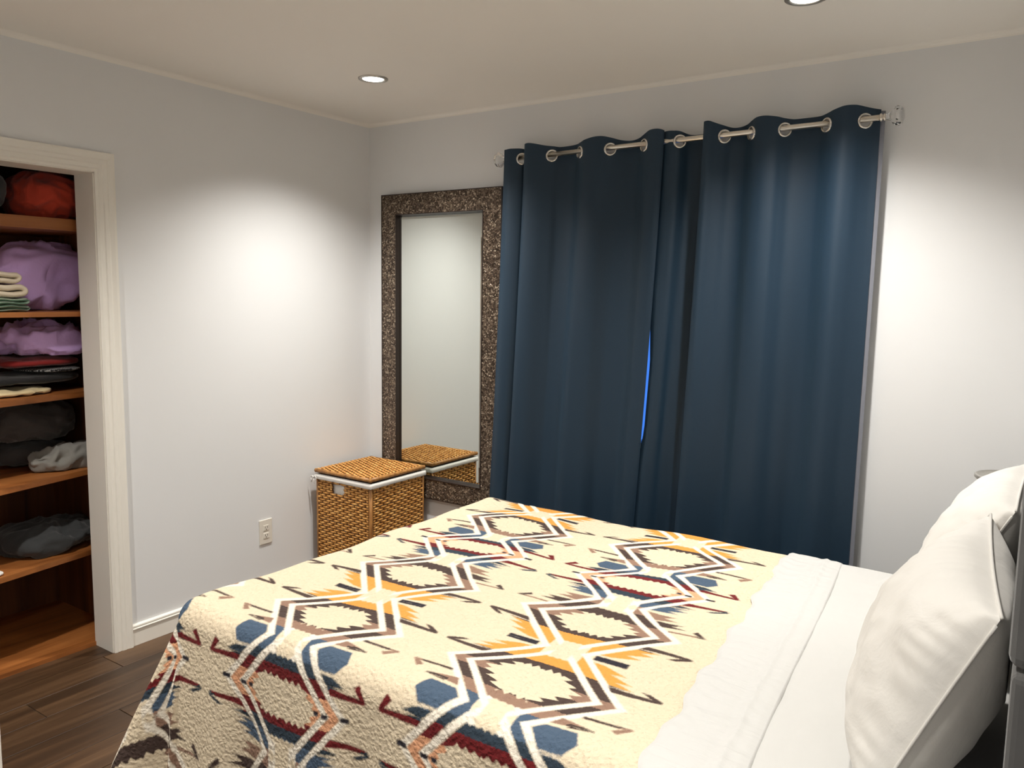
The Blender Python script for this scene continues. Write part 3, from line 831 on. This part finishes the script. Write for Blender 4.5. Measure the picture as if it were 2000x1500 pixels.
bl = fast_mesh('blanket', V, grid_faces(nx, ny), 'blanket_print', origin=((BX0 + 2.5) / 2, (BY0 + BY1) / 2, .02))
tag(bl, 'cream sherpa blanket with brown, blue, red and yellow geometric pattern on the bed', 'blanket')
for nm, arr in (('pat_mask', mk_), ('pat_white', wh_), ('pat_navy', nv_), ('pat_t', tc_)):
    a = bl.data.attributes.new(nm, 'FLOAT', 'POINT'); a.data.foreach_set('value', arr.astype(np.float32).ravel())

# ---- top sheet: from under the blanket to the headboard, hanging on the near side, with its turned-back cuff
def fbm(x_, y_, seed, f0=6, octs=4):
    r3 = np.random.default_rng(seed); out = 0; amp = 1
    for o in range(octs):
        for q in range(3):
            a = r3.uniform(0, 6.28); ph = r3.uniform(0, 6.28)
            out = out + amp * np.sin((x_ * math.cos(a) + y_ * math.sin(a)) * f0 + ph + .8 * np.sin(x_ * f0 * .5 + y_ * f0 * .4 + ph)) / 3
        f0 *= 1.9; amp *= .55
    return out
nx, ny = 130, 260
xs = np.linspace(3.160, 2.40, nx); ys = np.linspace(BY1 + .30, BY0 - .50, ny)
X, Y = np.meshgrid(xs, ys, indexing='ij')
px, py, pz = drape(X, Y, TOP + .001, .055, 0.5, BY0 + .058, BY1 - .058, flare=.04)
under = np.clip((X - 2.50 + .085 * (Y + .47)) / .05, 0, 1)
wr = .0024 * fbm(X * .8, Y * 2.0, 3, 9)
pz = pz + wr * under - .012 * (1 - under)
ov = (Y < BY0) | (Y > BY1)
V = np.stack([px, py + np.where(Y < BY0 + .03, .006, 0), pz], -1).reshape(-1, 3)
sh = fast_mesh('bed_sheet', V, grid_faces(nx, ny), 'sheet_cotton', origin=(2.8, (BY0 + BY1) / 2, .2))
tag(sh, 'plain white cotton sheet between the patterned blanket and the pillows', 'sheet')
# cuff folded over the blanket edge
nx, ny = 40, 420
u = np.linspace(0, 1, nx); ys = np.linspace(BY1 + .22, BY0 - .42, ny)
edge_x = 2.470 - .085 * (ys + .47) + .006 * np.sin(ys * 21) + .005 * np.sin(ys * 47 + 1)
inner = 2.655 - .085 * (ys + .47) + .003 * np.sin(ys * 5)
X = edge_x[None, :] + (inner - edge_x)[None, :] * u[:, None]; Y = np.broadcast_to(ys[None, :], X.shape).copy()
px, py, pz = drape(X, Y, TOP + .010, .066, 0.5, BY0 + .060, BY1 - .060, flare=.075)
gath = .0013 * np.sin((Y + .012 * np.sin(X * 60) + .02 * np.sin(Y * 13)) * 150) * (.25 + np.exp(-((u[:, None] - .2) / .2) ** 2) + .5 * np.exp(-((u[:, None] - .80) / .10) ** 2)) * np.clip((1 - u[:, None]) / .12, 0, 1)
ridge = .0035 * np.exp(-((u[:, None] - .72) / .04) ** 2) - .002 * np.exp(-((u[:, None] - .60) / .05) ** 2)
pz = pz + (gath * (.6 + .4 * np.sin(Y * 7)) + ridge + .0012 * fbm(X, Y, 8, 12)) * np.where(Y > BY0 + .02, 1, .5)
pz = pz - .0035 * np.clip((u[:, None] - .9) / .1, 0, 1) - .005 * np.clip((.06 - u[:, None]) / .06, 0, 1)
V = np.stack([px, py - np.where(Y < BY0 + .03, .004, 0), pz], -1)
last = V[-1].copy(); last[:, 0] += .0015; last[:, 2] -= .012
V = np.concatenate([V, last[None]], 0).reshape(-1, 3)
fast_mesh('folded_cuff', V, grid_faces(nx + 1, ny, True), 'sheet_cuff_cotton', sh)

# ---- pillows
def pillow(name, c, half_w, half_h, thick, lean, yaw, seed, label, group, front_puff=1.0):
    """flat cushion: local a along the bed width, b up the lean, n towards the foot"""
    n = 90
    a = np.linspace(-1, 1, n); A, B = np.meshgrid(a, a, indexing='ij')
    def prof(A, B): return np.clip((1 - np.abs(A) ** 2.6), 0, 1) ** .52 * np.clip((1 - np.abs(B) ** 2.6), 0, 1) ** .52
    pro = prof(A, B)
    pin = 1 - .055 * (np.abs(A) ** 2) * (1 - np.abs(B) ** 2) * 0
    conc_a = 1 - .035 * (1 - B ** 2); conc_b = 1 - .05 * (1 - A ** 2)
    la, lb = A * half_w * conc_a, B * half_h * conc_b
    wr = fbm(A * 1.3, B * 1.1, seed, 2.6, 4) * .0125
    gath = .0026 * np.sin(A * 44 + 3 * B + 4 * np.sin(A * 6 + seed + B * 2)) * np.exp(-((B - .95) / .28) ** 2) + .0022 * np.sin(B * 31 + 5 * A + seed + 2.5 * np.sin(B * 5 + A * 3)) * np.exp(-((np.abs(A) - .97) / .16) ** 2)
    front = pro * thick * front_puff + (wr + gath) * pro ** .4; back = -pro * thick * 1.15 + wr * .6 * pro ** .5
    up = Vector((math.cos(lean), 0, math.sin(lean))); nn = Vector((-math.sin(lean), 0, math.cos(lean))); wv = Vector((0, 1, 0))
    rot = Matrix.Rotation(yaw, 3, 'Z'); up, nn, wv = rot @ up, rot @ nn, rot @ wv
    def world(la, lb, h): return np.array(c) + la[..., None] * np.array(wv) + lb[..., None] * np.array(up) + h[..., None] * np.array(nn)
    Vf = world(la, lb, front).reshape(-1, 3); Vb = world(la, lb, back).reshape(-1, 3)
    Q = np.concatenate([grid_faces(n, n, True), grid_faces(n, n) + n * n])
    V = np.concatenate([Vf, Vb])
    # let the underside settle on the sheet, the back against the headboard
    zf = TOP + .008
    V[:, 2] = np.where(V[:, 2] < zf + .03, zf + .03 * np.exp(np.minimum(0, (V[:, 2] - zf - .03)) / .03), V[:, 2])
    V[:, 0] = np.minimum(V[:, 0], 3.157)
    e = empty(name, (c[0], c[1], TOP), label, 'pillow', group)
    fast_mesh('case', V, Q, 'pillow_cotton', e)
    # stitched hem around the seam
    k = np.linspace(0, 1, 60)
    loop = np.concatenate([np.stack([-1 + 2 * k, np.full(60, 1.0)], 1), np.stack([np.full(60, 1.0), 1 - 2 * k], 1), np.stack([1 - 2 * k, np.full(60, -1.0)], 1), np.stack([np.full(60, -1.0), -1 + 2 * k], 1)])
    A, B = loop[:, 0], loop[:, 1]
    la, lb = A * half_w * (1 - .035 * (1 - B ** 2)), B * half_h * (1 - .05 * (1 - A ** 2))
    P = world(la * 1.004, lb * 1.006, la * 0); P[:, 2] = np.maximum(P[:, 2], zf + .004); P[:, 0] = np.minimum(P[:, 0], 3.148)
    mesh_obj('seam', *tube_data([tuple(p) for p in P[::3]], .0032, 6), 'pillow_cotton', e, True)
    return e
pillow('pillow', (3.030, -1.515, .850), .345, .215, .105, math.radians(66), math.radians(4.5), 5, 'white pillow nearest the camera, leaning on the headboard', 'white bed pillows', 1.2)
pillow('pillow', (3.045, -.800, .855), .345, .225, .095, math.radians(64), math.radians(-1), 12, 'white pillow farther from the camera, beside the back wall', 'white bed pillows', 1.15)

# round pedestal tray peeking out behind the far pillow
e = empty('pedestal_table', (3.092, -.215, 0.001), 'small round grey pedestal top peeking out behind the far pillow', 'side table')
mesh_obj('table_top', *lathe_data([(.0001, .946), (.092, .946), (.098, .952), (.098, .960), (.092, .963), (.088, .957), (.0001, .956)], (3.092, -.215, 0), 'z', 40), 'light_ring', e, True)
mesh_obj('post', *lathe_data([(.012, .014), (.012, .947)], (3.092, -.215, 0), 'z', 14), 'light_ring', e, True)
mesh_obj('base', *lathe_data([(.0001, .001), (.09, .001), (.09, .010), (.02, .016), (.0001, .016)], (3.092, -.215, 0), 'z', 30), 'light_ring', e, True)

# ================================================================== CLOSET
CX0, CX1, CY0, CY1 = -.72, -.135, -2.80, -1.40
struct(box('wall_closet_back', (CX0 - .03, CX0, CY0 - .03, CY1 + .03, -.06, H), 'closet_wood', origin=(CX0, CY0, 0)))
struct(box('wall_closet_side', (CX0, CX1, CY1, CY1 + .03, -.06, H), 'closet_wood', origin=(CX0, CY1, 0)))
struct(box('wall_closet_far_side', (CX0, CX1, CY0 - .03, CY0, -.06, H), 'closet_wood', origin=(CX0, CY0, 0)))
struct(box('floor_closet', (CX0, -.128, CY0, CY1, -.06, .018), 'shelf_wood', origin=(CX0, CY0, -.06)))
struct(box('threshold', (-.128, 0, OP_Y0, OP_Y1, -.06, .0005), 'floor_plank', origin=(0, OP_Y0, -.06)))
SH = [(1.759, 1.806, -.160, -.160), (1.412, 1.432, -.140, -.150), (1.068, 1.092, -.132, -.235), (.727, .750, -.132, -.250), (.381, .403, -.132, -.215)]
SL = ['top wooden closet shelf with the orange cloth on it', 'wooden closet shelf under the big lilac bundle and folded towels', 'wooden closet shelf under the crumpled lilac sheet and black clothes',
      'wooden closet shelf under the grey bundles', 'lowest wooden closet shelf with folded dark jeans']
for (z0, z1, xl, xr), lab in zip(SH, SL):
    yk = -1.90
    poly = [(CX0, CY0), (xl, CY0), (xl, yk), (xr, CY1), (CX0, CY1)]
    V = [(a, b, z0) for a, b in poly] + [(a, b, z1) for a, b in poly]; n = 5
    F = [list(range(n))[::-1], [n + i for i in range(n)]] + [[i, (i + 1) % n, n + (i + 1) % n, n + i] for i in range(n)]
    tag(mesh_obj('closet_shelf', V, F, 'shelf_wood', origin=(CX0, CY0, z0)), lab, 'shelf', 'closet shelves')

def heap(name, x0, x1, y0, y1, z0, h, mat, seed, label, cat, group=None, ridge=.035, freq=9.0, ex=2.6, lean=0.0):
    """crumpled cloth: flattened superellipsoid with ridged folds"""
    nu, nv = 72, 44; V = np.zeros((nu, nv, 3))
    cx, cy = (x0 + x1) / 2, (y0 + y1) / 2; rx, ry = (x1 - x0) / 2, (y1 - y0) / 2
    off = Vector((seed * 3.1, seed * 1.7, seed * .9))
    for i in range(nu):
        a = 2 * math.pi * i / nu; ca, sa = math.cos(a), math.sin(a)
        rr = (abs(ca) ** ex + abs(sa) ** ex) ** (-1 / ex)
        for j in range(nv):
            b = math.pi * j / (nv - 1); sb, cb = math.sin(b), math.cos(b)
            p = Vector((rr * ca * sb ** .7, rr * sa * sb ** .7, (abs(cb) ** .8) * (1 if cb > 0 else -1)))
            q = Vector((p.x * rx, p.y * ry, p.z * h * .5)) * freq + off
            w_ = Vector((mnoise.noise(q * .6), mnoise.noise(q * .6 + Vector((31.4, 7.7, 2.2))), mnoise.noise(q * .6 + Vector((5.1, 19.3, 44.8))))) * .9
            f1 = 1 - abs(mnoise.noise(q + w_)) * 2.2; f2 = 1 - abs(mnoise.noise(q * 2.1 + w_ * 1.5)) * 2.2
            d = ridge * (f1 * .75 + f2 * .35 - .45) + ridge * .9 * mnoise.noise(q * .35)
            nrm = Vector((p.x / rx, p.y / ry, p.z / (h * .5))).normalized()
            w = Vector((cx + p.x * rx, cy + p.y * ry, z0 + h * .5 + p.z * h * .5)) + nrm * d
            w.y += lean * (w.z - z0)
            w.x = min(max(w.x, CX0 + .006), x1 + .012); w.y = min(w.y, CY1 - .006)
            w.z = max(w.z, z0 + .0008)
            V[i, j] = w
    V = np.concatenate([V, V[:1]], 0)
    o = fast_mesh(name, V.reshape(-1, 3), grid_faces(nu + 1, nv, True), mat, origin=(cx, cy, z0))
    return tag(o, label, cat, group)
def folded(name, x0, x1, y0, y1, z0, layers, th_, mat, seed, label, cat, group=None):
    """one folded cloth: layers joined by a rounded fold on the +y side"""
    r3 = random.Random(seed); pts = []
    n = 16
    for k in range(layers):
        zz = z0 + th_ * (k + .5)
        row = [(y0 + (y1 - y0) * i / n, zz + .0025 * math.sin(i * .9 + seed + k)) for i in range(n + 1)]
        if k % 2: row = row[::-1]
        pts += row
        if k < layers - 1:
            ye, sg = row[-1][0], (1 if k % 2 == 0 else -1)
            for q in range(1, 6):
                an = -math.pi / 2 + math.pi * q / 6
                pts.append((ye + sg * th_ * .5 * math.cos(an) * 1.4, zz + th_ * .5 + th_ * .5 * math.sin(an)))
    m_ = len(pts); V, F = [], []; hw = th_ * .43
    nxs = 10
    for ix in range(nxs):
        x_ = x0 + (x1 - x0) * ix / (nxs - 1)
        for i, (y_, z_) in enumerate(pts):
            a, b = pts[max(i - 1, 0)], pts[min(i + 1, m_ - 1)]
            t_ = Vector((b[0] - a[0], b[1] - a[1])).normalized(); nn = Vector((-t_.y, t_.x))
            wob = .003 * math.sin(ix * .8 + i * .2 + seed)
            edge = -.006 if ix == nxs - 1 else 0
            V.append((x_ + wob * (1 if ix == nxs - 1 else 0), y_ + nn.x * (hw + edge), max(z_ + nn.y * (hw + edge), z0 + .0005)))
            V.append((x_ + wob * (1 if ix == nxs - 1 else 0), y_ - nn.x * (hw + edge), max(z_ - nn.y * (hw + edge), z0 + .0005)))
    for ix in range(nxs - 1):
        for i in range(m_ - 1):
            for s_ in (0, 1):
                a = (ix * m_ + i) * 2 + s_; b = a + 2; c = ((ix + 1) * m_ + i + 1) * 2 + s_; d = ((ix + 1) * m_ + i) * 2 + s_
                F.append([a, b, c, d] if s_ else [d, c, b, a])
    for ix in (0, nxs - 1):
        for i in range(m_ - 1):
            a = (ix * m_ + i) * 2; F.append([a, a + 1, a + 3, a + 2])
    for i in (0, m_ - 1):
        for ix in range(nxs - 1):
            a = (ix * m_ + i) * 2; b = ((ix + 1) * m_ + i) * 2; F.append([a, a + 1, b + 1, b])
    return tag(mesh_obj(name, V, F, mat, origin=((x0 + x1) / 2, (y0 + y1) / 2, z0), smooth=True), label, cat, group)

# top shelf
heap('folded_blanket', -.56, -.20, -2.20, -1.715, 1.807, .20, 'cloth_charcoal', 3, 'dark charcoal cloth heap at the left of the top closet shelf', 'cloth', ridge=.02)
heap('clothing_bundle', -.50, -.19, -1.69, -1.44, 1.807, .185, 'cloth_orange', 8, 'bright orange-red cloth bundle on the top closet shelf', 'cloth', ridge=.022, freq=11)
# second shelf
heap('bedding_bundle', -.58, -.330, -1.80, -1.425, 1.433, .275, 'cloth_lilac', 14, 'large smooth lilac bedding bundle on the second closet shelf', 'bedding', ridge=.040, freq=6.5, ex=4.0, lean=.30)
heap('bedding_bundle', -.708, -.630, -1.98, -1.50, 1.433, .22, 'cloth_plum', 17, 'dark plum cloth behind the large lilac bundle', 'bedding', ridge=.010)
folded('folded_towel', -.325, -.165, -1.98, -1.728, 1.433, 4, .0135, 'towel_green', 2, 'folded pale green striped towel at the bottom of the towel stack', 'towel', 'towels stacked on the second shelf')
folded('folded_towel', -.325, -.170, -1.98, -1.742, 1.488, 2, .026, 'cloth_beige', 5, 'folded beige towel in the middle of the towel stack', 'towel', 'towels stacked on the second shelf')
folded('folded_towel', -.320, -.180, -1.98, -1.758, 1.541, 2, .024, 'cloth_beige', 9, 'folded beige towel on top of the towel stack', 'towel', 'towels stacked on the second shelf')
# third shelf
heap('folded_garment', -.42, -.205, -2.05, -1.60, 1.093, .026, 'cloth_cream', 21, 'pale cream cloth lying flat at the front of the third shelf', 'cloth', ridge=.009, freq=16)
heap('folded_garment', -.60, -.245, -2.08, -1.44, 1.128, .042, 'cloth_black', 24, 'black folded clothes above the cream cloth in the closet', 'clothes', ridge=.008)
heap('folded_garment', -.58, -.262, -1.68, -1.44, 1.174, .020, 'cloth_print', 26, 'black and white printed cloth under the red cloth', 'cloth', ridge=.005)
heap('folded_garment', -.58, -.275, -1.78, -1.44, 1.197, .037, 'cloth_red', 28, 'dark red cloth under the crumpled lilac sheet', 'cloth', ridge=.010)
heap('crumpled_sheet', -.56, -.262, -1.735, -1.43, 1.246, .122, 'cloth_lilac', 31, 'crumpled lilac sheet on top of the red cloth, third closet shelf', 'bedding', ridge=.046, freq=12)
# fourth shelf
heap('clothing_bundle', -.66, -.335, -1.78, -1.43, .868, .165, 'cloth_darkgrey', 35, 'dark brown-grey clothing bundle at the back of the fourth shelf', 'clothes', ridge=.026, freq=8)
heap('clothing_bundle', -.66, -.415, -1.74, -1.43, .751, .105, 'cloth_darkgrey', 37, 'dark grey garment squeezed under the brown-grey bundle', 'clothes', ridge=.014)
heap('clothing_bundle', -.395, -.262, -1.69, -1.425, .751, .105, 'cloth_grey', 39, 'light grey clothing bundle at the front of the fourth shelf', 'clothes', ridge=.030, freq=11, lean=.2)
# lowest shelf
heap('folded_jeans', -.56, -.215, -1.80, -1.43, .404, .105, 'cloth_denim', 43, 'folded dark grey jeans on the lowest closet shelf', 'clothes', ridge=.034, freq=9, lean=.35)
heap('small_cloth', -.20, -.15, -1.92, -1.868, .404, .016, 'cloth_white', 47, 'tiny white cloth at the left end of the lowest closet shelf', 'cloth', ridge=.004)

for o in bpy.data.objects:
    if '_o' in o: del o['_o']
